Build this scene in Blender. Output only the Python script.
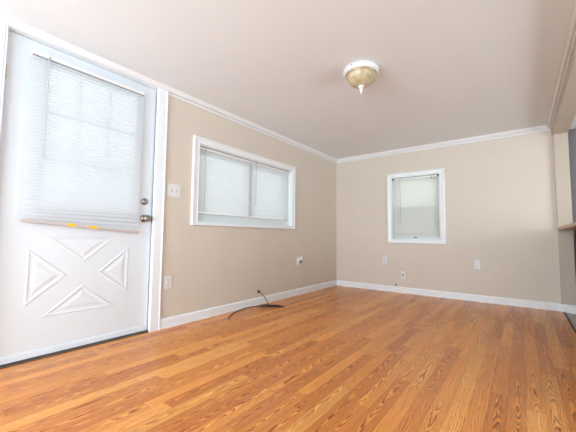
import bpy, bmesh, math, random
from mathutils import Vector, Matrix
for o in list(bpy.data.objects): bpy.data.objects.remove(o)
C = bpy.context.scene.collection
R = math.radians
H, W = 2.083, 2.752          # ceiling height, room width
YB = -8.5                    # unseen wall behind the camera, set far back to even the light

# ------------------------------------------------------------ camera
yaw, pit, rol = R(37.3583), R(3.9042), R(0.5344)
F = Vector((-math.sin(yaw)*math.cos(pit), math.cos(yaw)*math.cos(pit), math.sin(pit)))
Rt = Vector((math.cos(yaw), math.sin(yaw), 0)); U = Rt.cross(F)
Rt, U = Rt*math.cos(rol)+U*math.sin(rol), U*math.cos(rol)-Rt*math.sin(rol)
cd = bpy.data.cameras.new('camera'); cam = bpy.data.objects.new('camera', cd); C.objects.link(cam)
m = Matrix((Rt, U, -F)).transposed().to_4x4(); m.translation = Vector((2.4392, -4.5209, 0.7838))
cam.matrix_world = m
cd.sensor_fit = 'HORIZONTAL'; cd.sensor_width = 36; cd.lens = 36*305.4/576; cd.clip_start = .02
bpy.context.scene.camera = cam

# ------------------------------------------------------------ light
wd = bpy.data.worlds.new('daylight'); bpy.context.scene.world = wd; wd.use_nodes = True
wn = wd.node_tree; bgn = wn.nodes['Background']
bgn.inputs[0].default_value = (0.90, 0.95, 1.0, 1); bgn.inputs[1].default_value = 0.78
def area(name, loc, rot, sx, sy, power, col):
    l = bpy.data.lights.new(name, 'AREA'); l.shape = 'RECTANGLE'; l.size = sx; l.size_y = sy
    l.energy = power; l.color = col
    o = bpy.data.objects.new(name, l); C.objects.link(o); o.location = loc; o.rotation_euler = rot
    return o
# added fill lamp at an unseen, made-up window behind the camera
area('added_fill_behind', (1.3, YB+.03, 1.1), (R(115), 0, 0), 2.2, 1.7, 118, (0.78, 0.885, 1.0))
# added lamp brightening the left wall, set in a made-up side door
area('added_fill_side', (W-.03, -6.7, 1.05), (0, R(98), 0), 1.8, 1.9, 44, (0.80, 0.90, 1.0))
# added lamp in the unseen kitchen side, lifting left wall and ceiling
area('added_fill_kitchen', (4.90, -2.0, 1.12), (0, R(100), 0), 1.3, 2.4, 34, (0.86, 0.93, 1.0))
vs = bpy.context.scene.view_settings
vs.view_transform = 'Standard'; vs.look = 'None'; vs.exposure = 0.85; vs.gamma = 1; vs.use_curve_mapping = False

# ------------------------------------------------------------ materials
def mat(name, col, rough=.5, metal=0, spec=.5, noise=0, nscale=20, bump=0, bscale=200, coat=0):
    mt = bpy.data.materials.new(name); mt.use_nodes = True; nt = mt.node_tree; N = nt.nodes; Lk = nt.links
    b = N['Principled BSDF']
    b.inputs['Base Color'].default_value = (*col, 1); b.inputs['Roughness'].default_value = rough
    b.inputs['Metallic'].default_value = metal; b.inputs['Specular IOR Level'].default_value = spec
    b.inputs['Coat Weight'].default_value = coat
    tc = N.new('ShaderNodeTexCoord')
    if noise:
        n = N.new('ShaderNodeTexNoise'); n.inputs['Scale'].default_value = nscale; n.inputs['Detail'].default_value = 4
        Lk.new(tc.outputs['Object'], n.inputs['Vector'])
        rp = N.new('ShaderNodeValToRGB'); rp.color_ramp.elements[0].position = .3; rp.color_ramp.elements[1].position = .7
        rp.color_ramp.elements[0].color = (*[c*(1-noise) for c in col], 1); rp.color_ramp.elements[1].color = (*[min(1, c*(1+noise)) for c in col], 1)
        Lk.new(n.outputs['Fac'], rp.inputs[0]); Lk.new(rp.outputs[0], b.inputs['Base Color'])
    if bump:
        n = N.new('ShaderNodeTexNoise'); n.inputs['Scale'].default_value = bscale; n.inputs['Detail'].default_value = 3
        Lk.new(tc.outputs['Object'], n.inputs['Vector'])
        bp = N.new('ShaderNodeBump'); bp.inputs['Strength'].default_value = bump; bp.inputs['Distance'].default_value = .002
        Lk.new(n.outputs['Fac'], bp.inputs['Height']); Lk.new(bp.outputs[0], b.inputs['Normal'])
    return mt
M = {}
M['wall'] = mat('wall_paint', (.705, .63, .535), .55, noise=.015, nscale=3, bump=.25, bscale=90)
M['ceiling'] = mat('ceiling_paint', (.85, .86, .87), .7, noise=.01, nscale=2, bump=.15, bscale=60)
M['trim'] = mat('trim_paint', (.88, .91, .93), .32, noise=.01, nscale=8)
M['crown'] = mat('crown_paint', (.84, .84, .84), .4, noise=.01, nscale=8)
M['crownb'] = mat('crown_paint_beige', (.72, .67, .60), .4, noise=.01, nscale=8)
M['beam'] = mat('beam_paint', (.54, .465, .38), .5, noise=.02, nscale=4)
M['door'] = mat('door_paint', (.75, .795, .83), .35, noise=.008, nscale=6)
M['plastic'] = mat('white_plastic', (.80, .80, .79), .3, noise=.005)
M['slot'] = mat('socket_slot', (.10, .10, .10), .6, noise=.02)
M['seam'] = mat('grey_gap', (.25, .24, .23), .7, noise=.02)
M['chrome'] = mat('satin_nickel', (.34, .31, .28), .25, 1, noise=.04, nscale=30)
M['brass'] = mat('aged_brass', (.55, .45, .30), .4, 1, noise=.15, nscale=80)
M['cable'] = mat('black_cable', (.018, .014, .013), .45, noise=.1)
M['steel'] = mat('cable_steel', (.45, .42, .38), .35, 1, noise=.05)
M['sweep'] = mat('pale_blue_weatherstrip', (.78, .84, .89), .4, noise=.02)
M['threshold'] = mat('dark_threshold', (.10, .065, .045), .6, noise=.2, nscale=30)
M['yellow'] = mat('yellow_sticker', (.85, .52, .03), .5, noise=.1, nscale=60)
M['rail'] = mat('beige_blind_rail', (.56, .49, .46), .4, noise=.03)
M['railw'] = mat('white_blind_rail', (.85, .85, .84), .35, noise=.01)
M['grey'] = mat('grey_headrail_edge', (.40, .39, .39), .5, noise=.02)
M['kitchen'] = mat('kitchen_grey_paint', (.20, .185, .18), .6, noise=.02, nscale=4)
M['cabinet'] = mat('dark_cabinet_wood', (.06, .024, .012), .6, spec=.2, noise=.35, nscale=14)
M['frame'] = mat('window_vinyl', (.80, .86, .86), .35, noise=.01)
M['bumper'] = mat('dark_rubber', (.04, .03, .03), .7, noise=.05)

def wood_ledge():
    mt = bpy.data.materials.new('light_wood_ledge'); mt.use_nodes = True; nt = mt.node_tree; N = nt.nodes; Lk = nt.links
    b = N['Principled BSDF']; b.inputs['Roughness'].default_value = .35
    tc = N.new('ShaderNodeTexCoord'); mp = N.new('ShaderNodeMapping'); mp.inputs['Scale'].default_value = (30, 1.5, 30)
    n = N.new('ShaderNodeTexNoise'); n.inputs['Scale'].default_value = 2; n.inputs['Detail'].default_value = 5
    rp = N.new('ShaderNodeValToRGB'); rp.color_ramp.elements[0].position = .3; rp.color_ramp.elements[1].position = .7
    rp.color_ramp.elements[0].color = (.36, .20, .10, 1); rp.color_ramp.elements[1].color = (.60, .40, .24, 1)
    Lk.new(tc.outputs['Object'], mp.inputs[0]); Lk.new(mp.outputs[0], n.inputs['Vector']); Lk.new(n.outputs['Fac'], rp.inputs[0]); Lk.new(rp.outputs[0], b.inputs['Base Color'])
    return mt
M['ledge'] = wood_ledge()

def laminate():
    mt = bpy.data.materials.new('oak_laminate'); mt.use_nodes = True; nt = mt.node_tree; N = nt.nodes; Lk = nt.links
    b = N['Principled BSDF']
    def math_(op, a, bb=None, c=None):
        n = N.new('ShaderNodeMath'); n.operation = op
        for i, v in enumerate((a, bb, c)):
            if v is None: continue
            if isinstance(v, (int, float)): n.inputs[i].default_value = v
            else: Lk.new(v, n.inputs[i])
        return n.outputs[0]
    def comb(x, y, z):
        n = N.new('ShaderNodeCombineXYZ')
        for i, v in enumerate((x, y, z)):
            if isinstance(v, (int, float)): n.inputs[i].default_value = v
            else: Lk.new(v, n.inputs[i])
        return n.outputs[0]
    def white(vec):
        n = N.new('ShaderNodeTexWhiteNoise'); n.noise_dimensions = '3D'; Lk.new(vec, n.inputs['Vector']); return n
    def noise(vec, sc, det=3, rough=.5, dist=0):
        n = N.new('ShaderNodeTexNoise'); Lk.new(vec, n.inputs['Vector']); n.inputs['Scale'].default_value = sc
        n.inputs['Detail'].default_value = det; n.inputs['Roughness'].default_value = rough; n.inputs['Distortion'].default_value = dist
        return n.outputs['Fac']
    tc = N.new('ShaderNodeTexCoord'); sp = N.new('ShaderNodeSeparateXYZ'); Lk.new(tc.outputs['Object'], sp.inputs[0])
    x, y = sp.outputs[0], sp.outputs[1]
    pw = .0715
    xs = math_('DIVIDE', math_('ADD', x, .0), pw)
    ix = math_('FLOOR', xs); fx = math_('FRACT', xs)
    w1 = white(comb(ix, 3.1, 0)).outputs['Value']
    ln = math_('ADD', math_('MULTIPLY', w1, .25), .62)
    ys = math_('ADD', math_('DIVIDE', y, ln), math_('MULTIPLY', w1, 37.3))
    iy = math_('FLOOR', ys); fy = math_('FRACT', ys)
    wn_ = white(comb(ix, iy, 1.7)); r1 = wn_.outputs['Value']
    r2 = white(comb(ix, iy, 9.2)).outputs['Value']
    r3 = white(comb(ix, iy, 21.9)).outputs['Value']
    # grain figure: cathedral arches in some strips, straight lines in others
    cx_ = math_('SUBTRACT', fx, math_('ADD', math_('MULTIPLY', r1, .6), .2))
    sg = math_('SUBTRACT', math_('MULTIPLY', math_('GREATER_THAN', r3, .5), 2), 1)
    nz = noise(comb(math_('ADD', math_('MULTIPLY', x, 20), math_('MULTIPLY', r1, 40)), math_('ADD', math_('MULTIPLY', y, 2.6), math_('MULTIPLY', r2, 40)), 0), 1.0, 3, .5)
    nz2 = noise(comb(math_('MULTIPLY', x, 110), math_('MULTIPLY', y, 18), math_('MULTIPLY', r1, 9)), 1, 2, .6)
    arch = math_('ADD', math_('MULTIPLY', math_('MULTIPLY', y, sg), 9), math_('MULTIPLY', math_('MULTIPLY', cx_, cx_), 26))
    strt = math_('ADD', math_('MULTIPLY', cx_, 9), math_('MULTIPLY', y, .6))
    am = math_('LESS_THAN', r1, .62)
    base = math_('ADD', math_('MULTIPLY', arch, am), math_('MULTIPLY', strt, math_('SUBTRACT', 1, am)))
    ring = math_('FRACT', math_('ADD', math_('ADD', base, math_('MULTIPLY', nz, 6)), math_('MULTIPLY', nz2, .5)))
    ring = math_('POWER', ring, 2.0)
    ring = math_('MULTIPLY', ring, math_('ADD', math_('MULTIPLY', am, .45), .60))
    # fine straight pores
    fine = noise(comb(math_('MULTIPLY', x, 150), math_('MULTIPLY', y, 2.5), math_('MULTIPLY', r1, 30)), 1, 4, .65)
    grain = math_('ADD', math_('MULTIPLY', ring, .85), math_('MULTIPLY', fine, .5))
    # strip colours
    rp = N.new('ShaderNodeValToRGB'); e = rp.color_ramp.elements
    e[0].position = 0; e[0].color = (.76, .265, .060, 1); e[1].position = 1; e[1].color = (1.0, .475, .125, 1)
    k = rp.color_ramp.elements.new(.45); k.color = (.90, .35, .078, 1)
    k = rp.color_ramp.elements.new(.75); k.color = (1.0, .415, .095, 1)
    Lk.new(r2, rp.inputs[0])
    rp2 = N.new('ShaderNodeValToRGB'); e = rp2.color_ramp.elements
    e[0].position = .22; e[0].color = (1, 1, 1, 1); e[1].position = .85; e[1].color = (.32, .175, .10, 1)
    Lk.new(grain, rp2.inputs[0])
    mx = N.new('ShaderNodeMix'); mx.data_type = 'RGBA'; mx.blend_type = 'MULTIPLY'; mx.inputs['Factor'].default_value = .95
    Lk.new(rp.outputs[0], mx.inputs['A']); Lk.new(rp2.outputs[0], mx.inputs['B'])
    # seams
    ex = math_('MINIMUM', fx, math_('SUBTRACT', 1, fx)); ey = math_('MULTIPLY', math_('MINIMUM', fy, math_('SUBTRACT', 1, fy)), 8)
    sm = math_('LESS_THAN', math_('MINIMUM', ex, ey), .012)
    mx2 = N.new('ShaderNodeMix'); mx2.data_type = 'RGBA'; mx2.blend_type = 'MULTIPLY'
    Lk.new(math_('MULTIPLY', sm, .8), mx2.inputs['Factor']); Lk.new(mx.outputs['Result'], mx2.inputs['A']); mx2.inputs['B'].default_value = (.35, .22, .15, 1)
    Lk.new(mx2.outputs['Result'], b.inputs['Base Color'])
    b.inputs['Roughness'].default_value = .30; b.inputs['Specular IOR Level'].default_value = .3
    Lk.new(math_('ADD', math_('MULTIPLY', fine, .16), .20), b.inputs['Roughness'])
    bp = N.new('ShaderNodeBump'); bp.inputs['Strength'].default_value = .08; bp.inputs['Distance'].default_value = .001
    Lk.new(fine, bp.inputs['Height']); Lk.new(bp.outputs[0], b.inputs['Normal'])
    return mt
M['floor'] = laminate()

def tile():
    mt = bpy.data.materials.new('beige_tile'); mt.use_nodes = True; nt = mt.node_tree; N = nt.nodes; Lk = nt.links
    b = N['Principled BSDF']; b.inputs['Roughness'].default_value = .4
    tc = N.new('ShaderNodeTexCoord'); br = N.new('ShaderNodeTexBrick'); Lk.new(tc.outputs['Object'], br.inputs['Vector'])
    br.offset = 0; br.inputs['Scale'].default_value = 1; br.inputs['Brick Width'].default_value = .3; br.inputs['Row Height'].default_value = .3; br.inputs['Mortar Size'].default_value = .004
    br.inputs['Color1'].default_value = (.50, .43, .35, 1); br.inputs['Color2'].default_value = (.46, .40, .33, 1); br.inputs['Mortar'].default_value = (.25, .21, .18, 1)
    Lk.new(br.outputs['Color'], b.inputs['Base Color']); return mt
M['tile'] = tile()
M['floor_bounce'] = mat('pale_bounce_floor', (.72, .72, .71), .5, noise=.03, nscale=6)  # pale tone chosen to bounce neutral light up to the ceiling

def translucent(name, col, tcol, f=.5):
    mt = bpy.data.materials.new(name); mt.use_nodes = True; nt = mt.node_tree; N = nt.nodes; Lk = nt.links
    N.remove(N['Principled BSDF']); d = N.new('ShaderNodeBsdfPrincipled'); t = N.new('ShaderNodeBsdfTranslucent'); mx = N.new('ShaderNodeMixShader')
    d.inputs['Base Color'].default_value = (*col, 1); d.inputs['Roughness'].default_value = .45; t.inputs[0].default_value = (*tcol, 1); mx.inputs[0].default_value = f
    Lk.new(d.outputs[0], mx.inputs[1]); Lk.new(t.outputs[0], mx.inputs[2]); Lk.new(mx.outputs[0], N['Material Output'].inputs[0]); return mt
M['slat'] = translucent('white_vinyl_slat', (.87, .88, .88), (.84, .86, .86), .5)
M['slatd'] = translucent('door_vinyl_slat', (.87, .885, .90), (.82, .84, .86), .5)
M['slatg'] = translucent('cream_vinyl_slat', (.86, .865, .82), (.84, .85, .77), .5)
M['wand'] = translucent('clear_wand', (.62, .62, .62), (.7, .7, .7), .4)

def glass():
    mt = bpy.data.materials.new('window_glass'); mt.use_nodes = True; nt = mt.node_tree; N = nt.nodes; Lk = nt.links
    N.remove(N['Principled BSDF']); g = N.new('ShaderNodeBsdfGlossy'); g.inputs['Roughness'].default_value = .03
    t = N.new('ShaderNodeBsdfTransparent'); t.inputs[0].default_value = (.95, .97, .96, 1); mx = N.new('ShaderNodeMixShader'); mx.inputs[0].default_value = .06
    Lk.new(t.outputs[0], mx.inputs[1]); Lk.new(g.outputs[0], mx.inputs[2]); Lk.new(mx.outputs[0], N['Material Output'].inputs[0]); return mt
M['glass'] = glass()
def screen():
    mt = bpy.data.materials.new('insect_screen'); mt.use_nodes = True; nt = mt.node_tree; N = nt.nodes; Lk = nt.links
    N.remove(N['Principled BSDF']); g = N.new('ShaderNodeBsdfDiffuse'); g.inputs[0].default_value = (.25, .25, .25, 1)
    t = N.new('ShaderNodeBsdfTransparent'); mx = N.new('ShaderNodeMixShader'); mx.inputs[0].default_value = .30
    Lk.new(t.outputs[0], mx.inputs[1]); Lk.new(g.outputs[0], mx.inputs[2]); Lk.new(mx.outputs[0], N['Material Output'].inputs[0]); return mt
M['screen'] = screen()
def amber():
    mt = bpy.data.materials.new('amber_glass'); mt.use_nodes = True; nt = mt.node_tree; N = nt.nodes; Lk = nt.links
    b = N['Principled BSDF']; b.inputs['Roughness'].default_value = .28; b.inputs['Coat Weight'].default_value = .1
    tc = N.new('ShaderNodeTexCoord'); n = N.new('ShaderNodeTexNoise'); n.inputs['Scale'].default_value = 14; n.inputs['Detail'].default_value = 5; n.inputs['Distortion'].default_value = 1.2
    Lk.new(tc.outputs['Object'], n.inputs['Vector'])
    rp = N.new('ShaderNodeValToRGB'); e = rp.color_ramp.elements; e[0].position = .3; e[0].color = (.38, .28, .13, 1); e[1].position = .7; e[1].color = (.68, .58, .40, 1)
    Lk.new(n.outputs['Fac'], rp.inputs[0]); Lk.new(rp.outputs[0], b.inputs['Base Color']); return mt
M['amber'] = amber()

# ------------------------------------------------------------ helpers
def B(): return bmesh.new()
def box(bm, lo, hi, rot=None, piv=None):
    vs_ = [bm.verts.new((x, y, z)) for x in (lo[0], hi[0]) for y in (lo[1], hi[1]) for z in (lo[2], hi[2])]
    for f in ((0, 1, 3, 2), (4, 6, 7, 5), (0, 4, 5, 1), (2, 3, 7, 6), (0, 2, 6, 4), (1, 5, 7, 3)): bm.faces.new([vs_[i] for i in f])
    if rot is not None: bmesh.ops.rotate(bm, verts=vs_, cent=piv, matrix=rot)
    return vs_
def prism(bm, prof, axis, a, b):
    """closed 2-D profile swept along axis from a to b (axis 0: prof=(y,z); axis 1: prof=(x,z); axis 2: prof=(x,y))"""
    def P(p, t): return {0: (t, p[0], p[1]), 1: (p[0], t, p[1]), 2: (p[0], p[1], t)}[axis]
    A = [bm.verts.new(P(p, a)) for p in prof]; D = [bm.verts.new(P(p, b)) for p in prof]; n = len(prof)
    bm.faces.new(A); bm.faces.new(D[::-1])
    for i in range(n): bm.faces.new((A[i], D[i], D[(i+1) % n], A[(i+1) % n]))
def lathe(bm, prof, c, axis='z', n=40):
    """prof = [(r, t)] along axis, centred on c"""
    rings = []
    for r, t in prof:
        ring = []
        for k in range(n if r > 1e-6 else 1):
            a = 2*math.pi*k/n; u, v = r*math.cos(a), r*math.sin(a)
            p = {'z': (u, v, t), 'x': (t, u, v), 'y': (u, t, v)}[axis]
            ring.append(bm.verts.new((c[0]+p[0], c[1]+p[1], c[2]+p[2])))
        rings.append(ring)
    for A, D in zip(rings, rings[1:]):
        for k in range(n):
            a0, a1, d0, d1 = A[k % len(A)], A[(k+1) % len(A)], D[k % len(D)], D[(k+1) % len(D)]
            f = []
            for q in (a0, a1, d1, d0):
                if q not in f: f.append(q)
            if len(f) > 2: bm.faces.new(f)
    for ring in (rings[0], rings[-1]):
        if len(ring) > 2:
            try: bm.faces.new(ring)
            except ValueError: pass
def tube(bm, pts, r, n=8, sub=6):
    P = [Vector(p) for p in pts]; Q = []
    if sub > 1 and len(P) > 2:
        for i in range(len(P)-1):
            p0, p1, p2, p3 = P[max(i-1, 0)], P[i], P[i+1], P[min(i+2, len(P)-1)]
            for k in range(sub):
                t = k/sub
                Q.append(.5*((2*p1)+(p2-p0)*t+(2*p0-5*p1+4*p2-p3)*t*t+(3*p1-p0-3*p2+p3)*t**3))
        Q.append(P[-1])
    else: Q = P
    T = (Q[1]-Q[0]).normalized(); Nn = T.orthogonal().normalized(); prev = None
    for i, q in enumerate(Q):
        t = (Q[min(i+1, len(Q)-1)]-Q[max(i-1, 0)]).normalized()
        Nn = (Nn-t*Nn.dot(t)).normalized(); Bn = t.cross(Nn)
        ring = [bm.verts.new(q+r*(math.cos(2*math.pi*k/n)*Nn+math.sin(2*math.pi*k/n)*Bn)) for k in range(n)]
        if prev:
            for k in range(n): bm.faces.new((prev[k], prev[(k+1) % n], ring[(k+1) % n], ring[k]))
        else: bm.faces.new(ring[::-1])
        prev = ring
    bm.faces.new(prev)
def obj(name, bm, m, parent=None, bevel=0, smooth=False, seg=2):
    bmesh.ops.recalc_face_normals(bm, faces=bm.faces[:])
    me = bpy.data.meshes.new(name); bm.to_mesh(me); bm.free(); me.materials.append(m)
    if smooth:
        for p in me.polygons: p.use_smooth = True
    o = bpy.data.objects.new(name, me); C.objects.link(o)
    if parent is not None:
        o.parent = parent; o.matrix_parent_inverse = parent_inv(parent)
    if bevel:
        bv = o.modifiers.new('bevel', 'BEVEL'); bv.width = bevel; bv.segments = seg; bv.limit_method = 'ANGLE'
    return o
def parent_inv(p):
    mt = Matrix.LocRotScale(p.location, p.rotation_euler, p.scale); q = p.parent
    return mt.inverted()
def empty(name, loc):
    o = bpy.data.objects.new(name, None); C.objects.link(o); o.location = loc; o.empty_display_size = .05; return o
def tag(o, label=None, cat=None, group=None, kind=None):
    if label: o['label'] = label
    if cat: o['category'] = cat
    if group: o['group'] = group
    if kind: o['kind'] = kind
    return o
def struct(name, bm, m, label=None, cat=None, **k):
    return tag(obj(name, bm, m, **k), label, cat, kind='structure')
def wall_cells(bm, axis, a, b, s0, s1, z0, z1, holes):
    """wall slab a..b thick across axis, s0..s1 long, with rectangular holes (s0,s1,z0,z1)"""
    S = sorted({s0, s1, *[h[0] for h in holes], *[h[1] for h in holes]}); Z = sorted({z0, z1, *[h[2] for h in holes], *[h[3] for h in holes]})
    for i in range(len(S)-1):
        for j in range(len(Z)-1):
            sm, zm = (S[i]+S[i+1])/2, (Z[j]+Z[j+1])/2
            if any(h[0] < sm < h[1] and h[2] < zm < h[3] for h in holes): continue
            if axis == 0: box(bm, (a, S[i], Z[j]), (b, S[i+1], Z[j+1]))
            else: box(bm, (S[i], a, Z[j]), (S[i+1], b, Z[j+1]))
    bmesh.ops.remove_doubles(bm, verts=bm.verts[:], dist=1e-5)
    seen = {}
    for f in list(bm.faces):
        key = frozenset(v.index for v in f.verts) if False else frozenset(f.verts)
        seen.setdefault(key, []).append(f)
    bmesh.ops.delete(bm, geom=[f for fs in seen.values() if len(fs) > 1 for f in fs], context='FACES')

# ------------------------------------------------------------ room shell
DY0, DY1, DZ = -4.150, -3.166, 2.047          # door opening
WY0, WY1, WZ0, WZ1 = -2.745, -1.252, .918, 1.672   # side window opening
BX0, BX1, BZ0, BZ1 = .920, 1.580, .760, 1.672       # end window opening
KX = 5.0
bm = B(); box(bm, (-.14, YB-.12, -.1), (2.772, -5.2, -.001)); struct('floor_near', bm, M['floor_bounce'], 'unseen pale floor behind the camera, added to bounce light', 'floor')  # laid pale out of view to brighten the ceiling by bounce
bm = B(); box(bm, (-.14, -5.2, -.1), (2.772, .12, 0)); struct('floor', bm, M['floor'], 'orange oak laminate floor of narrow strips', 'floor')
bm = B(); box(bm, (2.785, YB-.12, -.1), (KX+.12, .45, -.001)); struct('floor_kitchen', bm, M['tile'], 'beige tiled kitchen floor beyond the laminate', 'floor')
bm = B(); prism(bm, [(2.770, -.05), (2.770, .004), (2.776, .007), (2.787, .004), (2.787, -.05)], 1, YB, -.042)
struct('trim_1', bm, M['threshold'], 'dark strip between the laminate and the kitchen tiles', 'floor trim')
bm = B(); box(bm, (-.14, YB-.12, H), (KX+.12, .45, H+.1)); struct('ceiling', bm, M['ceiling'], 'plain pale ceiling over the room', 'ceiling')
bm = B(); wall_cells(bm, 0, -.14, 0, YB-.12, .12, 0, H, [(DY0, DY1, 0, DZ), (WY0, WY1, WZ0, WZ1)])
struct('wall_left', bm, M['wall'], 'beige wall with the door and the wide window', 'wall')
bm = B(); wall_cells(bm, 1, 0, .12, 0, W+.018, 0, H, [(BX0, BX1, BZ0, BZ1)])
struct('wall_back', bm, M['wall'], 'beige end wall with the small upright window', 'wall')
bm = B(); wall_cells(bm, 1, YB-.12, YB, 0, KX, 0, H, [(.2, 2.4, .25, 1.95)])
struct('wall_front', bm, M['wall'], 'beige wall behind the camera', 'wall')
# end of the right-hand wall: jamb of the kitchen opening and the beam over it
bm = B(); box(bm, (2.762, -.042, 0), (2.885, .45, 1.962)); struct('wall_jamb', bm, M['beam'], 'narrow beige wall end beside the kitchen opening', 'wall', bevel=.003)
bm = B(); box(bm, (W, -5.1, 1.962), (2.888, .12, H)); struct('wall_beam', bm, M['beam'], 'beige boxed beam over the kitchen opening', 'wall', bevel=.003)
bm = B(); wall_cells(bm, 0, W, 2.888, YB, -5.1, 0, H, [(-7.7, -5.7, 0, 2.0)]); struct('wall_right', bm, M['wall'], 'beige wall to the right of the camera', 'wall')
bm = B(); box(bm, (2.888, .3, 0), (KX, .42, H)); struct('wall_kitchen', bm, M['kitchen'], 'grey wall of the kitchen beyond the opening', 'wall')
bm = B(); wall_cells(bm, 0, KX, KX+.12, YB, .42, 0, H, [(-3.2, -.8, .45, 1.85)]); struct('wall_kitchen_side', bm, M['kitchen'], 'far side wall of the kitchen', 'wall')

# baseboards
bp = [(0, 0), (.016, 0), (.016, .012), (.013, .016), (.013, .068), (.010, .078), (.004, .084), (0, .084)]
bm = B(); prism(bm, bp, 1, -3.094, -.0); struct('baseboard_left', bm, M['trim'], 'white baseboard under the wide window', 'baseboard')
bm = B(); prism(bm, bp, 1, YB, -4.232); struct('baseboard_left_near', bm, M['trim'], 'white baseboard on the hinge side of the door', 'baseboard')
bm = B(); prism(bm, [(-a, z) for a, z in bp], 0, .016, W+.008); struct('baseboard_back', bm, M['trim'], 'white baseboard along the end wall', 'baseboard')
bm = B(); prism(bm, [(-.042-a, z) for a, z in bp], 0, 2.755, 2.900); struct('baseboard_jamb', bm, M['trim'], 'short white baseboard on the wall end at the kitchen', 'baseboard')
# crown mouldings
def crown(zb=2.021, x0=0.0):
    pr = [(x0, H), (.043, H), (.043, 2.075), (.038, 2.075), (.035, 2.069), (.030, 2.058), (.022, 2.048), (.018, 2.049)]
    if zb < 2.04: pr += [(.004, 2.048), (.004, 2.040), (.014, 2.038), (.014, 2.030), (.010, 2.026), (.010, zb), (x0, zb)]
    else: pr += [(x0, 2.044)]
    return pr
bm = B(); prism(bm, crown(), 1, -3.100, 0); struct('trim_2', bm, M['crown'], 'white crown moulding above the wide window', 'crown moulding')
bm = B(); prism(bm, crown(2.046), 1, YB, -3.100); struct('trim_3', bm, M['crown'], 'white crown moulding running over the door', 'crown moulding')
bm = B(); prism(bm, [(-a, z) for a, z in crown()], 0, 0, W); struct('trim_4', bm, M['crown'], 'white crown moulding along the end wall', 'crown moulding')
bm = B(); prism(bm, [(W-a, z) for a, z in crown()], 1, YB, 0); struct('trim_5', bm, M['crownb'], 'beige crown moulding on the kitchen beam', 'crown moulding')

# ------------------------------------------------------------ door
XS = -.035                                    # room face of the slab
SY0, SY1, SZ0, SZ1 = -4.142, -3.179, .010, 2.041
LY0, LY1, LZ0, LZ1 = -3.935, -3.335, .960, 1.925   # glazed opening
bm = B()
box(bm, (XS-.044, SY0, SZ0), (XS, LY0, SZ1)); box(bm, (XS-.044, LY1, SZ0), (XS, SY1, SZ1))
box(bm, (XS-.044, LY0, SZ0), (XS, LY1, LZ0)); box(bm, (XS-.044, LY0, LZ1), (XS, LY1, SZ1))
bmesh.ops.remove_doubles(bm, verts=bm.verts[:], dist=1e-5)
door = struct('door_1', bm, M['door'], 'white entry door with a glazed top and crossed lower panels', 'door')
# embossed triangular panels around the crossbuck
def offset_tri(T, d):
    out = []
    n = len(T)
    ar = sum(T[i][0]*T[(i+1) % n][1]-T[(i+1) % n][0]*T[i][1] for i in range(n))
    s = 1 if ar > 0 else -1
    lines = []
    for i in range(n):
        a, b = Vector(T[i]), Vector(T[(i+1) % n]); e = (b-a).normalized(); nrm = Vector((-e.y, e.x))*s
        lines.append((a+nrm*d, e))
    for i in range(n):
        (p, e), (q, g) = lines[i-1], lines[i]
        det = e.x*(-g.y)+g.x*e.y; w = q-p
        t = (w.x*(-g.y)+g.x*w.y)/det
        out.append(p+e*t)
    return out
tris = [('panel', [(-3.980, .700), (-3.980, .330), (-3.757, .512)]),
        ('panel', [(-3.893, .250), (-3.440, .250), (-3.665, .435)]),
        ('panel', [(-3.352, .700), (-3.352, .338), (-3.573, .515)]),
        ('panel', [(-3.893, .775), (-3.445, .775), (-3.662, .592)])]
for nm, T in tris:
    bm = B(); prev = None
    for d, h in ((0, -.001), (.003, .0020), (.008, .0035), (.013, .0028), (.020, .0006), (.032, .0006), (.050, .0036), (.053, .0038)):
        ring = [bm.verts.new((XS+h, q[0], q[1])) for q in offset_tri(T, d)]
        if prev:
            for i in range(3): bm.faces.new((prev[i], prev[(i+1) % 3], ring[(i+1) % 3], ring[i]))
        prev = ring
    bm.faces.new(prev); obj('panel', bm, M['door'], door)
# lite frame with muntins, and its glass
bm = B(); fw = .026
for lo, hi in (((LY0-fw, LZ0-fw), (LY1+fw, LZ0+.006)), ((LY0-fw, LZ1-.006), (LY1+fw, LZ1+fw)), ((LY0-fw, LZ0), (LY0+.006, LZ1)), ((LY1-.006, LZ0), (LY1+fw, LZ1))):
    box(bm, (XS-.002, lo[0], lo[1]), (XS+.009, hi[0], hi[1]))
lf = obj('lite_frame', bm, M['door'], door, bevel=.003)
bm = B()
for k in (1, 2):
    z = LZ0+(LZ1-LZ0)*k/3; y = LY0+(LY1-LY0)*k/3
    box(bm, (XS-.036, LY0, z-.010), (XS-.010, LY1, z+.010)); box(bm, (XS-.035, y-.010, LZ0), (XS-.011, y+.010, LZ1))
obj('muntin_grid', bm, M['door'], lf, bevel=.002)
bm = B(); box(bm, (XS-.025, LY0, LZ0), (XS-.021, LY1, LZ1)); obj('glass_pane', bm, M['glass'], lf)
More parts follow.
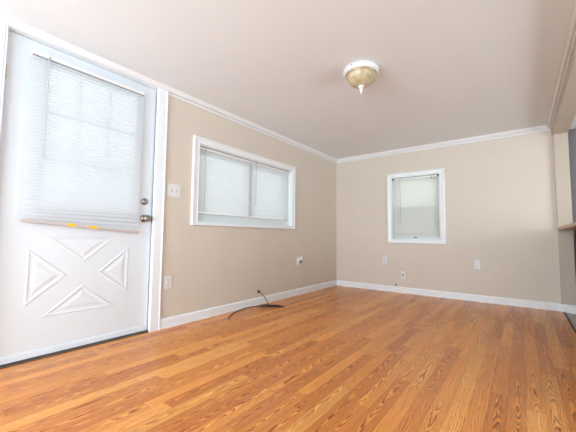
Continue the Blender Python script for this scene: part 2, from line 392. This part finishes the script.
# lockset
ky, kz = -3.240, .923
bm = B(); lathe(bm, [(0, 0), (.033, 0), (.033, .004), (.029, .009), (.014, .011), (.012, .016), (.012, .030), (.018, .036), (.027, .042), (.0285, .052), (.026, .062), (.018, .068), (.014, .068), (.012, .066), (0, .066)], (XS, ky, kz), 'x', 28)
kn = obj('door_knob', bm, M['chrome'], door, smooth=True); tag(kn, 'round satin nickel knob')
bm = B(); box(bm, (XS+.066, ky-.002, kz-.008), (XS+.071, ky+.002, kz+.008)); obj('thumb_turn', bm, M['chrome'], kn, bevel=.001)
dy, dz = -3.243, 1.064
bm = B(); lathe(bm, [(0, 0), (.030, 0), (.030, .004), (.026, .010), (.012, .012), (.012, .016), (0, .016)], (XS, dy, dz), 'x', 28)
db = obj('deadbolt', bm, M['chrome'], door, smooth=True); tag(db, 'round satin nickel deadbolt above the knob')
bm = B(); box(bm, (XS+.014, dy-.019, dz-.005), (XS+.030, dy+.019, dz+.005), Matrix.Rotation(R(35), 3, 'X'), Vector((XS, dy, dz))); obj('thumb_turn', bm, M['chrome'], db, bevel=.002)
bm = B(); box(bm, (XS-.030, SY1-.001, kz-.028), (XS+.0015, SY1+.003, kz+.028)); tag(obj('latch_plate', bm, M['bumper'], door), 'dark latch plate on the door edge')
for hz in (1.776, 1.02, .27):
    bm = B(); lathe(bm, [(0, -.048), (.004, -.048), (.0085, -.044), (.0085, .044), (.004, .048), (0, .048)], (XS+.007, SY0-.004, hz), 'z', 12)
    box(bm, (XS-.004, SY0-.002, hz-.042), (XS+.0015, SY0+.007, hz+.042)); tag(obj('hinge', bm, M['brass'], door), 'aged brass hinge')
bm = B(); box(bm, (XS-.001, SY0+.004, .012), (XS+.006, SY1-.004, .052)); tag(obj('door_sweep', bm, M['sweep'], door, bevel=.002), 'pale blue weatherstrip along the bottom edge')

# frame and casing of the door
bm = B(); jx0, jx1 = -.14, .0
box(bm, (jx0, DY0-.0005, 0), (jx1, DY0+.004, DZ)); box(bm, (jx0, DY1-.004, 0), (jx1, DY1+.0005, DZ)); box(bm, (jx0, DY0, DZ-.003), (jx1, DY1, DZ+.0005))
box(bm, (XS-.075, DY0, 0), (XS-.046, DY0+.014, DZ-.002)); box(bm, (XS-.075, DY1-.014, 0), (XS-.046, DY1, DZ-.002)); box(bm, (XS-.075, DY0, DZ-.016), (XS-.046, DY1, DZ-.002))
struct('trim_6', bm, M['trim'], 'white jamb around the entry door', 'door frame')
bm = B()
for y0, y1 in ((-3.181, -3.096), (-4.230, -4.149)):
    s = 1 if y0 > -3.5 else -1
    lo, hi = (y0, y1)
    prof = [(0, lo), (.014 if s > 0 else .020, lo), (.016, lo+.004), (.016, hi-.014), (.020 if s > 0 else .011, hi-.008), (.020 if s > 0 else .011, hi), (0, hi)]
    prism(bm, prof, 2, 0, 2.046)
box(bm, (0, -4.230, 2.0465), (.016, -3.096, H-.001))
struct('trim_7', bm, M['trim'], 'white casing boards around the entry door', 'door casing')
bm = B(); box(bm, (-.14, DY0+.004, -.02), (.004, DY1-.004, .006)); struct('trim_8', bm, M['threshold'], 'dark threshold under the entry door', 'threshold')

# ------------------------------------------------------------ windows
def casing(name, axis, a0, a1, z0, z1, i0, i1, j0, j1, label):
    """picture-frame casing, mitred: outer a0..a1 x z0..z1, inner i0..i1 x j0..j1, swelling off the wall"""
    bm = B()
    prof = [(0, 0.0), (0, .016), (.10, .020), (.25, .020), (.35, .015), (.80, .012), (.92, .015), (1, .013), (1, 0.0)]
    out = [(a0, z0), (a1, z0), (a1, z1), (a0, z1)]; inn = [(i0, j0), (i1, j0), (i1, j1), (i0, j1)]
    rings = []
    for t, h in prof:
        ring = []
        for (oa, oz), (ia, iz) in zip(out, inn):
            s, z = oa+(ia-oa)*t, oz+(iz-oz)*t
            ring.append(bm.verts.new((h, s, z) if axis == 0 else (s, -h, z)))
        rings.append(ring)
    for A, D in zip(rings, rings[1:]+rings[:1]):
        for k in range(4): bm.faces.new((A[k], A[(k+1) % 4], D[(k+1) % 4], D[k]))
    return struct(name, bm, M['trim'], label, 'window casing')
casing('trim_9', 0, -2.8165, -1.1855, .8853, 1.7347, WY0, WY1, WZ0, WZ1, 'white casing around the wide side window')
casing('trim_10', 1, .864, 1.6409, .7058, 1.732, BX0, BX1, BZ0, BZ1, 'white casing around the small end window')

def lbox(bm, axis, d0, d1, s0, s1, z0, z1):
    # depth d goes outwards through the wall
    if axis == 0: box(bm, (-d1, s0, z0), (-d0, s1, z1))
    else: box(bm, (s0, d0, z0), (s1, d1, z1))
def frame_of(bm, axis, d0, d1, s0, s1, z0, z1, w):
    lbox(bm, axis, d0, d1, s0, s0+w, z0, z1); lbox(bm, axis, d0, d1, s1-w, s1, z0, z1)
    lbox(bm, axis, d0, d1, s0+w, s1-w, z0, z0+w); lbox(bm, axis, d0, d1, s0+w, s1-w, z1-w, z1)
# side window: two sliding lights
w1 = empty('window_1', (-.1, (WY0+WY1)/2, WZ0)); tag(w1, 'wide white sliding window in the left wall', 'window', kind='structure')
bm = B(); frame_of(bm, 0, 0, .138, WY0, WY1, WZ0, WZ1, .010); obj('window_reveal', bm, M['frame'], w1)
bm = B(); frame_of(bm, 0, .078, .136, WY0+.010, WY1-.010, WZ0+.010, WZ1-.010, .030); obj('window_frame', bm, M['frame'], w1, bevel=.003)
ym = (WY0+WY1)/2
bm = B(); lbox(bm, 0, .062, .080, WY0+.010, WY1-.010, WZ0+.010, WZ0+.094); lbox(bm, 0, .062, .080, ym-.02, ym+.06, WZ0+.094, WZ1-.010); obj('mullion', bm, M['frame'], w1, bevel=.003)
for s0, s1, d in ((WY0+.040, ym+.02, .084), (ym-.02, WY1-.040, .108)):
    bm = B(); frame_of(bm, 0, d, d+.022, s0, s1, WZ0+.040, WZ1-.040, .036); sash = obj('sash', bm, M['frame'], w1, bevel=.002)
    bm = B(); lbox(bm, 0, d+.009, d+.013, s0+.03, s1-.03, WZ0+.07, WZ1-.07); obj('glass_pane', bm, M['glass'], sash)
# end window: double hung
w2 = empty('window_2', ((BX0+BX1)/2, .1, BZ0)); tag(w2, 'small upright sash window in the end wall', 'window', kind='structure')
bm = B(); frame_of(bm, 1, 0, .118, BX0, BX1, BZ0, BZ1, .010); obj('window_reveal', bm, M['frame'], w2)
bm = B(); frame_of(bm, 1, .060, .116, BX0+.010, BX1-.010, BZ0+.010, BZ1-.010, .022); obj('window_frame', bm, M['frame'], w2, bevel=.003)
zm = 1.215
for z0, z1, d in ((BZ0+.032, zm+.02, .064), (zm-.02, BZ1-.032, .090)):
    bm = B(); frame_of(bm, 1, d, d+.022, BX0+.032, BX1-.032, z0, z1, .034); sash = obj('sash', bm, M['frame'], w2, bevel=.002)
    bm = B(); lbox(bm, 1, d+.009, d+.013, BX0+.06, BX1-.06, z0+.028, z1-.028); obj('glass_pane', bm, M['glass'], sash)
bm = B(); lbox(bm, 1, .117, .1185, BX0+.012, BX1-.012, BZ0+.012, zm+.01); obj('insect_screen', bm, M['screen'], w2)
# unseen window behind the camera, made up to carry the fill lamp
w3 = empty('added_window_behind', (1.15, YB-.1, .4)); tag(w3, 'made-up wide white window behind the camera, out of view', 'window', kind='structure')
bm = B(); frame_of(bm, 1, 0, .05, .2, 2.4, .25, 1.95, .04); box(bm, (1.28, 0, .29), (1.32, .05, 1.91))
for v in bm.verts: v.co.y = YB-.11+v.co.y
obj('window_frame', bm, M['frame'], w3)
bm = B(); box(bm, (.24, YB-.09, .29), (2.36, YB-.085, 1.91)); obj('glass_pane', bm, M['glass'], w3)
d2 = empty('added_glazed_door', (W+.08, -6.7, 0)); tag(d2, 'made-up glazed sliding door in the unseen right wall', 'door', kind='structure')  # unseen door added as a place for the side fill lamp
bm = B(); frame_of(bm, 0, -.11, -.05, 0, 2, 0, 2.0, .05)
for v in bm.verts: v.co.x = v.co.x+W; v.co.y -= 7.7
obj('door_frame', bm, M['frame'], d2)
bm = B(); box(bm, (W+.078, -7.65, .05), (W+.082, -5.75, 1.95)); obj('glass_pane', bm, M['glass'], d2)
w4 = empty('added_window_kitchen', (KX+.1, -2.0, .45)); tag(w4, 'made-up wide kitchen window in the unseen side wall', 'window', kind='structure')  # invented window, added to account for the kitchen lamp
bm = B(); frame_of(bm, 0, -.09, -.05, -3.2, -.8, .45, 1.85, .04); box(bm, (.05, -2.02, .49), (.09, -1.98, 1.81))
for v in bm.verts: v.co.x += KX
obj('window_frame', bm, M['frame'], w4)
bm = B(); box(bm, (KX+.068, -3.16, .49), (KX+.072, -.84, 1.81)); obj('glass_pane', bm, M['glass'], w4)

# ------------------------------------------------------------ blinds
def make_blind(name, label, axis, d, s0, s1, ztop, zbot, slat_m, rail_m, tilt=58, pitch=.0205, sw=.025, droop=0, head=.024, headw=.030, wand=None, ladders=2, group=None, cords=None, rail_h=.013, head_m=None, hang=0):
    """axis 0: hangs along y on the left wall, room side +x; axis 1: along x on the end wall, room side -y. d = plane of the blind"""
    sgn = 1 if axis == 0 else -1
    def P(dd, s, z): return (d+sgn*dd, s, z) if axis == 0 else (s, d+sgn*dd, z)
    root = empty(name, P(0, (s0+s1)/2, zbot)); tag(root, label, 'blind', group)
    def bx(bm, d0, d1, a0, a1, z0, z1):
        p, q = P(d0, a0, z0), P(d1, a1, z1)
        return box(bm, tuple(min(p[i], q[i]) for i in range(3)), tuple(max(p[i], q[i]) for i in range(3)))
    bm = B(); bx(bm, -headw/2, headw/2, s0, s1, ztop-head, ztop)
    hr = obj('headrail', bm, head_m or M['railw'], root, bevel=.002)
    bm = B(); n = int((ztop-head-zbot-.012)/pitch); z = ztop-head-.010
    t = R(tilt)
    for k in range(n):
        zc = z-k*pitch
        if zc < zbot+.012: break
        last = None
        # gently crowned slat; the lowest ones lean with the drooping rail
        low = max(0, 1-(zc-zbot)/.085)
        prof = []
        for u, c in ((-1, 0), (-.5, .0026), (0, .0035), (.5, .0026), (1, 0)):
            a = u*sw/2; prof.append((math.cos(t)*a+math.sin(t)*c, -math.sin(t)*a+math.cos(t)*c))
        for (a0, b0), (a1, b1) in zip(prof, prof[1:]):
            v = [bm.verts.new(P(a0, s0+.004, zc+b0)), bm.verts.new(P(a0, s1-.004, zc+b0-low*droop*.85)), bm.verts.new(P(a1, s1-.004, zc+b1-low*droop*.85)), bm.verts.new(P(a1, s0+.004, zc+b1))]
            bm.faces.new(v)
    bmesh.ops.remove_doubles(bm, verts=bm.verts[:], dist=1e-6)
    obj('slats', bm, slat_m, root, smooth=True)
    # bottom rail, a sheared bar
    bm = B(); rv = []
    for s, dzz in ((s0+.003, 0), (s1-.003, -droop)):
        rv.append([bm.verts.new(P(a, s, zbot+dzz+b)) for a, b in ((-.011, 0), (.011, 0), (.013, .006), (.010, rail_h), (-.010, rail_h), (-.013, .006))])
    bm.faces.new(rv[0]); bm.faces.new(rv[1][::-1])
    for k in range(6): bm.faces.new((rv[0][k], rv[1][k], rv[1][(k+1) % 6], rv[0][(k+1) % 6]))
    br = obj('bottom_rail', bm, rail_m, root)
    # ladder cords
    for k in range(ladders):
        s = s0+(s1-s0)*((.09+.82*k/(ladders-1)) if ladders > 1 else .5)
        zz = zbot-droop*(s-s0)/(s1-s0)+.004
        for dd in (.0135, -.0135):
            bm = B(); tube(bm, [P(dd, s, ztop-head), P(dd, s, zz)], .0007, 5, 1); obj('ladder_cord', bm, M['plastic'], root)
    if wand:
        s, zl = wand
        bm = B(); tube(bm, [P(.019, s, ztop-.014), P(.021, s, ztop-.04), P(.021, s, zl)], .0036, 6, 1)
        w_ = obj('tilt_wand', bm, M['wand'], root)
        bm = B(); bx(bm, .015, .023, s-.004, s+.004, ztop-.034, ztop-.012); obj('wand_hook', bm, M['grey'], w_)
    if cords:
        s, zl = cords
        bm = B(); tube(bm, [P(.018, s, ztop-.012), P(.019, s, zl)], .0012, 5, 1); tube(bm, [P(.018, s+.010, ztop-.012), P(.019, s+.006, zl)], .0012, 5, 1)
        cc = obj('pull_cord', bm, M['plastic'], root)
        bm = B(); lathe(bm, [(0, .012), (.003, .012), (.006, -.012), (0, -.012)], P(.019, s+.003, zl), 'z', 10); obj('cord_tassel', bm, M['plastic'], cc)
    return root, hr, br, P
# door blind
root, hr, br, P = make_blind('door_blind', 'long white mini blind on the door, its bottom rail drooping with two yellow stickers', 0, 0.004, -4.030, -3.303, 1.955, .862, M['slatd'], M['rail'], droop=.062, tilt=60, rail_h=.020, wand=(-3.942, 1.27), ladders=3)
for s in (-3.765, -3.634):
    f = (s+4.03)/(.727); z = .862-.062*f
    bm = B(); vs_ = box(bm, (.0155, s-.025, z-.001), (.0185, s+.025, z+.0215)); bmesh.ops.rotate(bm, verts=vs_, cent=Vector((0, s, z)), matrix=Matrix.Rotation(math.atan(-.062/.727), 3, 'X'))
    tag(obj('warning_sticker', bm, M['yellow'], br), 'yellow sticker on the rail')
for s in (-4.025, -3.313):
    bm = B(); box(bm, (XS+.002, s, 1.930), (.020, s+.005, 1.958)); obj('bracket', bm, M['railw'], hr)
bm = B(); box(bm, (-.0105, -4.026, 1.9285), (.0200, -3.307, 1.9310)); obj('headrail_lip', bm, M['grey'], hr)
# side window blinds
make_blind('window_blind', 'left white mini blind of the wide window, nearer the door', 0, -.035, -2.722, -2.022, 1.656, 1.000, M['slat'], M['railw'], wand=(-2.655, 1.03), cords=(-2.060, 1.22))
make_blind('window_blind', 'right white mini blind of the wide window, nearer the room corner', 0, -.035, -1.990, -1.285, 1.656, 1.000, M['slat'], M['railw'], wand=(-1.930, 1.15))
# end window blind
make_blind('window_blind', 'cream white mini blind in the small end wall window', 1, .030, .945, 1.556, 1.655, .792, M['slatg'], M['railw'], wand=(1.045, 1.00), cords=(1.465, 1.56))
for o in [o for o in bpy.data.objects if o.name.startswith('window_blind') and o.location.y > -.5]:
    h = [c for c in o.children if c.name.startswith('headrail')][0]
    for s in (.934, 1.550):
        bm = B(); box(bm, (s, .010, 1.636), (s+.018, .046, 1.662)); tag(obj('bracket', bm, M['bumper'], h), 'dark end bracket')
    bm = B(); box(bm, (1.225, .015, .786), (1.262, .045, .797)); tag(obj('catch', bm, M['bumper'], o), 'dark catch under the bottom rail')
    bm = B(); box(bm, (1.470, .005, 1.620), (1.480, .015, 1.634)); tag(obj('cord_lock', bm, M['bumper'], h), 'dark cord lock')
for o in [o for o in bpy.data.objects if o.name.startswith('window_blind') and o.parent is None and o.location.y < -.5]:
    h = [c for c in o.children if c.name.startswith('headrail')][0]
    y0, y1 = (-2.728, -2.018) if o.location.y < -2.1 else (-1.996, -1.279)
    for s in (y0, y1-.008):
        bm = B(); box(bm, (-.054, s, 1.628), (-.016, s+.008, 1.661)); obj('bracket', bm, M['railw'], h)

# ------------------------------------------------------------ ceiling light
lc = (1.496, -2.373)
cl = empty('ceiling_light', (lc[0], lc[1], H)); tag(cl, 'small round flush ceiling light with white rim and amber glass bowl', 'ceiling light')
bm = B(); lathe(bm, [(0, H), (.122, H), (.130, 2.076), (.134, 2.066), (.134, 2.052), (.128, 2.040), (.118, 2.034), (.112, 2.036), (.108, 2.050), (0, 2.052)], (*lc, 0), 'z', 56); obj('canopy', bm, M['plastic'], cl, smooth=True)
bm = B(); lathe(bm, [(.112, 2.040), (.1125, 2.032), (.110, 2.014), (.100, 1.992), (.083, 1.972), (.060, 1.957), (.034, 1.948), (.012, 1.945), (0, 1.945)], (*lc, 0), 'z', 56); tag(obj('glass_bowl', bm, M['amber'], cl, smooth=True), 'amber glass bowl')
bm = B(); lathe(bm, [(.1125, 2.038), (.1165, 2.036), (.1165, 2.030), (.1125, 2.028)], (*lc, 0), 'z', 56); obj('bowl_ring', bm, M['brass'], cl, smooth=True)
bm = B(); lathe(bm, [(0, 1.950), (.023, 1.948), (.024, 1.941), (.014, 1.934), (.009, 1.926), (.012, 1.916), (.009, 1.904), (.004, 1.896), (.006, 1.889), (0, 1.878)], (*lc, 0), 'z', 20); tag(obj('finial', bm, M['plastic'], cl, smooth=True), 'white turned finial')
for k in range(3):
    a = R(25+120*k); bm = B(); c = Vector((lc[0]+.134*math.cos(a), lc[1]+.134*math.sin(a), 2.058)); d_ = Vector((math.cos(a), math.sin(a), 0))
    tube(bm, [c, c+d_*.012], .004, 8, 1); obj('set_screw', bm, M['brass'], cl)

# ------------------------------------------------------------ electrical plates
def plate(name, label, axis, s0, s1, z0, z1, kind, cat, group=None):
    sgn = 1 if axis == 0 else -1
    def P(dd, s, z): return (dd, s, z) if axis == 0 else (s, -dd, z)
    def bx(bm, d0, d1, a0, a1, q0, q1):
        p, q = P(d0, a0, q0), P(d1, a1, q1); box(bm, tuple(min(p[i], q[i]) for i in range(3)), tuple(max(p[i], q[i]) for i in range(3)))
    root = empty(name, P(0, (s0+s1)/2, z0)); tag(root, label, cat, group)
    bm = B(); bx(bm, 0, .006, s0, s1, z0, z1); obj('cover_plate', bm, M['plastic'], root, bevel=.003)
    sc, zc = (s0+s1)/2, (z0+z1)/2
    if kind == 'duplex':
        for q in (-.0195, .0195):
            bm = B(); lathe(bm, [(0, 0), (.0170, 0), (.0170, .0025), (.0160, .0035), (0, .0035)], P(.006, sc, zc+q), 'x' if axis == 0 else 'y', 24)
            if axis == 1:
                for v in bm.verts: v.co.y = -.006-(v.co.y+.006)
            so = obj('socket', bm, M['plastic'], root)
            for a, b, hh in ((-.007, .0, .0045), (.007, .0, .0035)):
                bm = B(); bx(bm, .0090, .0099, sc+a-.0014, sc+a+.0014, zc+q+.002-hh, zc+q+.002+hh); obj('slot', bm, M['slot'], so)
            bm = B(); bx(bm, .0090, .0099, sc-.0025, sc+.0025, zc+q-.0125, zc+q-.0075); obj('slot', bm, M['slot'], so)
    if kind == 'switch':
        for a in (-.023, .023):
            bm = B(); bx(bm, .0055, .0068, sc+a-.0055, sc+a+.0055, zc-.013, zc+.013); tg = obj('toggle_slot', bm, M['grey'], root)
            bm = B(); bx(bm, .006, .016, sc+a-.004, sc+a+.004, zc-.001, zc+.010); obj('toggle', bm, M['plastic'], tg, bevel=.0015)
            for q in (-.030, .030):
                bm = B(); bx(bm, .0055, .0068, sc+a-.0022, sc+a+.0022, zc+q-.0022, zc+q+.0022); obj('screw', bm, M['steel'], root)
    if kind == 'jack':
        bm = B(); bx(bm, .0055, .0080, sc-.010, sc+.010, zc-.022, zc+.022); j = obj('jack_insert', bm, M['grey'], root, bevel=.001)
        bm = B(); bx(bm, .0080, .0088, sc-.005, sc+.005, zc-.006, zc+.004); obj('slot', bm, M['slot'], j)
    else:
        bm = B(); lathe(bm, [(0, 0), (.003, 0), (.002, .0012), (0, .0014)], P(.006, sc, zc), 'x' if axis == 0 else 'y', 10)
        if kind == 'duplex':
            obj('screw', bm, M['steel'], root)
        else: bm.free()
    return root
plate('light_switch', 'white double light switch beside the door casing', 0, -3.060, -2.934, 1.127, 1.240, 'switch', 'light switch')
plate('wall_outlet', 'white outlet low on the left wall, beside the door casing', 0, -3.068, -2.988, .326, .438, 'duplex', 'outlet')
plate('wall_outlet', 'white outlet on the left wall with a white adapter plugged in', 0, -1.125, -1.050, .388, .505, 'duplex', 'outlet')
plate('wall_outlet', 'white outlet on the end wall, below the left side of the small window', 1, .782, .845, .400, .511, 'duplex', 'outlet')
plate('wall_outlet', 'white outlet alone on the right part of the end wall', 1, 1.955, 2.020, .402, .508, 'duplex', 'outlet')
plate('phone_jack', 'off-white wall jack, the lowest plate on the end wall under the small window', 1, 1.042, 1.100, .200, .306, 'jack', 'wall jack')
# plugged adapter: round white head over a dark lower body
ad = empty('plug_adapter', (.0095, -1.080, .46)); tag(ad, 'small round white plug-in adapter in the outlet near the room corner', 'adapter')
bm = B(); box(bm, (.0098, -1.103, .440), (.030, -1.057, .492)); obj('adapter_body', bm, M['plastic'], ad, bevel=.004)
bm = B(); lathe(bm, [(0, 0), (.024, 0), (.027, .006), (.027, .020), (.022, .030), (.010, .034), (0, .034)], (.030, -1.075, .492), 'x', 24); obj('round_head', bm, M['plastic'], ad, smooth=True)
bm = B(); box(bm, (.030, -1.090, .432), (.044, -1.062, .458)); tag(obj('sensor_window', bm, M['bumper'], ad, bevel=.003), 'dark grey lower end')

# coax stub in the end wall just above the baseboard
cs = empty('coax_stub', (.970, 0, .108)); tag(cs, 'tiny dark cable stub poking from the end wall above the baseboard', 'cable stub')
bm = B(); lathe(bm, [(0, 0), (.011, 0), (.011, .003), (.004, .004), (0, .004)], (.970, 0, .108), 'y', 16)
for v in bm.verts: v.co.y = -v.co.y
obj('grommet', bm, M['bumper'], cs)
bm = B(); tube(bm, [(.970, -.003, .108), (.971, -.022, .106), (.972, -.030, .098)], .004, 8, 4); obj('cable', bm, M['cable'], cs, smooth=True)

# black coax cable: out of the wall, down to a tied bundle, and along the floor
cb = empty('coax_cable', (.05, -1.95, 0)); tag(cb, 'thin black cable from the left wall, lying in a loose bundle on the floor', 'cable')
bm = B()
tube(bm, [(.0, -1.872, .149), (.020, -1.872, .149), (.055, -1.858, .112), (.110, -1.858, .064), (.160, -1.872, .024), (.205, -1.868, .010), (.245, -1.845, .0085), (.285, -1.815, .007), (.300, -1.790, .007), (.290, -1.775, .007), (.262, -1.800, .0075),
          (.190, -1.885, .0075), (.130, -1.945, .009), (.095, -1.960, .010), (.080, -1.950, .012), (.110, -1.925, .016), (.180, -1.868, .018), (.250, -1.815, .016), (.268, -1.822, .013), (.215, -1.885, .013), (.150, -1.935, .013), (.085, -1.975, .010), (.045, -2.030, .009),
          (.030, -2.110, .007), (.040, -2.200, .006), (.075, -2.300, .0055), (.140, -2.430, .0055), (.218, -2.515, .0055)], .0042, 8, 8)
obj('cable', bm, M['cable'], cb, smooth=True)
bm = B()
tube(bm, [(.115, -1.962, .020), (.165, -1.915, .024), (.225, -1.862, .022), (.262, -1.820, .016), (.235, -1.818, .018), (.165, -1.882, .022), (.110, -1.940, .019)], .0042, 8, 6)
tube(bm, [(.150, -1.900, .010), (.200, -1.850, .009), (.248, -1.795, .007), (.272, -1.790, .007), (.262, -1.812, .010), (.205, -1.872, .015), (.160, -1.922, .018)], .0042, 8, 6)
obj('cable_loops', bm, M['cable'], cb, smooth=True)
bm = B(); tube(bm, [(.140, -1.965, .010), (.140, -1.950, .030), (.165, -1.915, .032), (.180, -1.890, .024), (.180, -1.885, .008)], .0035, 8, 4); obj('cable_tie', bm, M['bumper'], cb, smooth=True)
bm = B(); lathe(bm, [(0, 0), (.017, 0), (.017, .005), (.012, .009), (.007, .014), (0, .014)], (0, -1.872, .149), 'x', 20); tag(obj('grommet', bm, M['bumper'], cb), 'round black grommet in the wall')
bm = B(); d_ = Vector((.078, -.085, 0)).normalized(); s_ = Vector((.216, -2.513, .0055)); tube(bm, [s_, s_+d_*.022], .0055, 8, 1); tube(bm, [s_+d_*.02, s_+d_*.03], .0012, 6, 1); obj('connector', bm, M['steel'], cb)

# ------------------------------------------------------------ bar top and cabinet at the kitchen opening
bt = B(); box(bt, (2.757, -2.60, .884), (3.48, -.043, .915)); tag(obj('bar_top', bt, M['ledge'], bevel=.004), 'light wood bar top jutting from the wall end at the right edge', 'bar top')
kc = empty('kitchen_cabinet', (3.17, -1.32, 0)); tag(kc, 'dark brown base cabinet under the wooden bar top', 'cabinet')
bm = B(); box(bm, (2.894, -2.56, .075), (3.44, -.062, .884)); obj('body', bm, M['cabinet'], kc, bevel=.003)
bm = B(); box(bm, (2.94, -2.56, 0), (3.40, -.062, .075)); obj('plinth', bm, M['cabinet'], kc)
for k in range(5):
    y0 = -2.54+k*.495; bm = B(); box(bm, (3.440, y0, .10), (3.458, y0+.475, .86)); dr = obj('cabinet_door', bm, M['cabinet'], kc, bevel=.003)
    bm = B(); tube(bm, [(3.458, y0+.43, .70), (3.485, y0+.43, .70), (3.485, y0+.43, .60), (3.458, y0+.43, .60)], .004, 8, 1); obj('handle', bm, M['chrome'], dr)
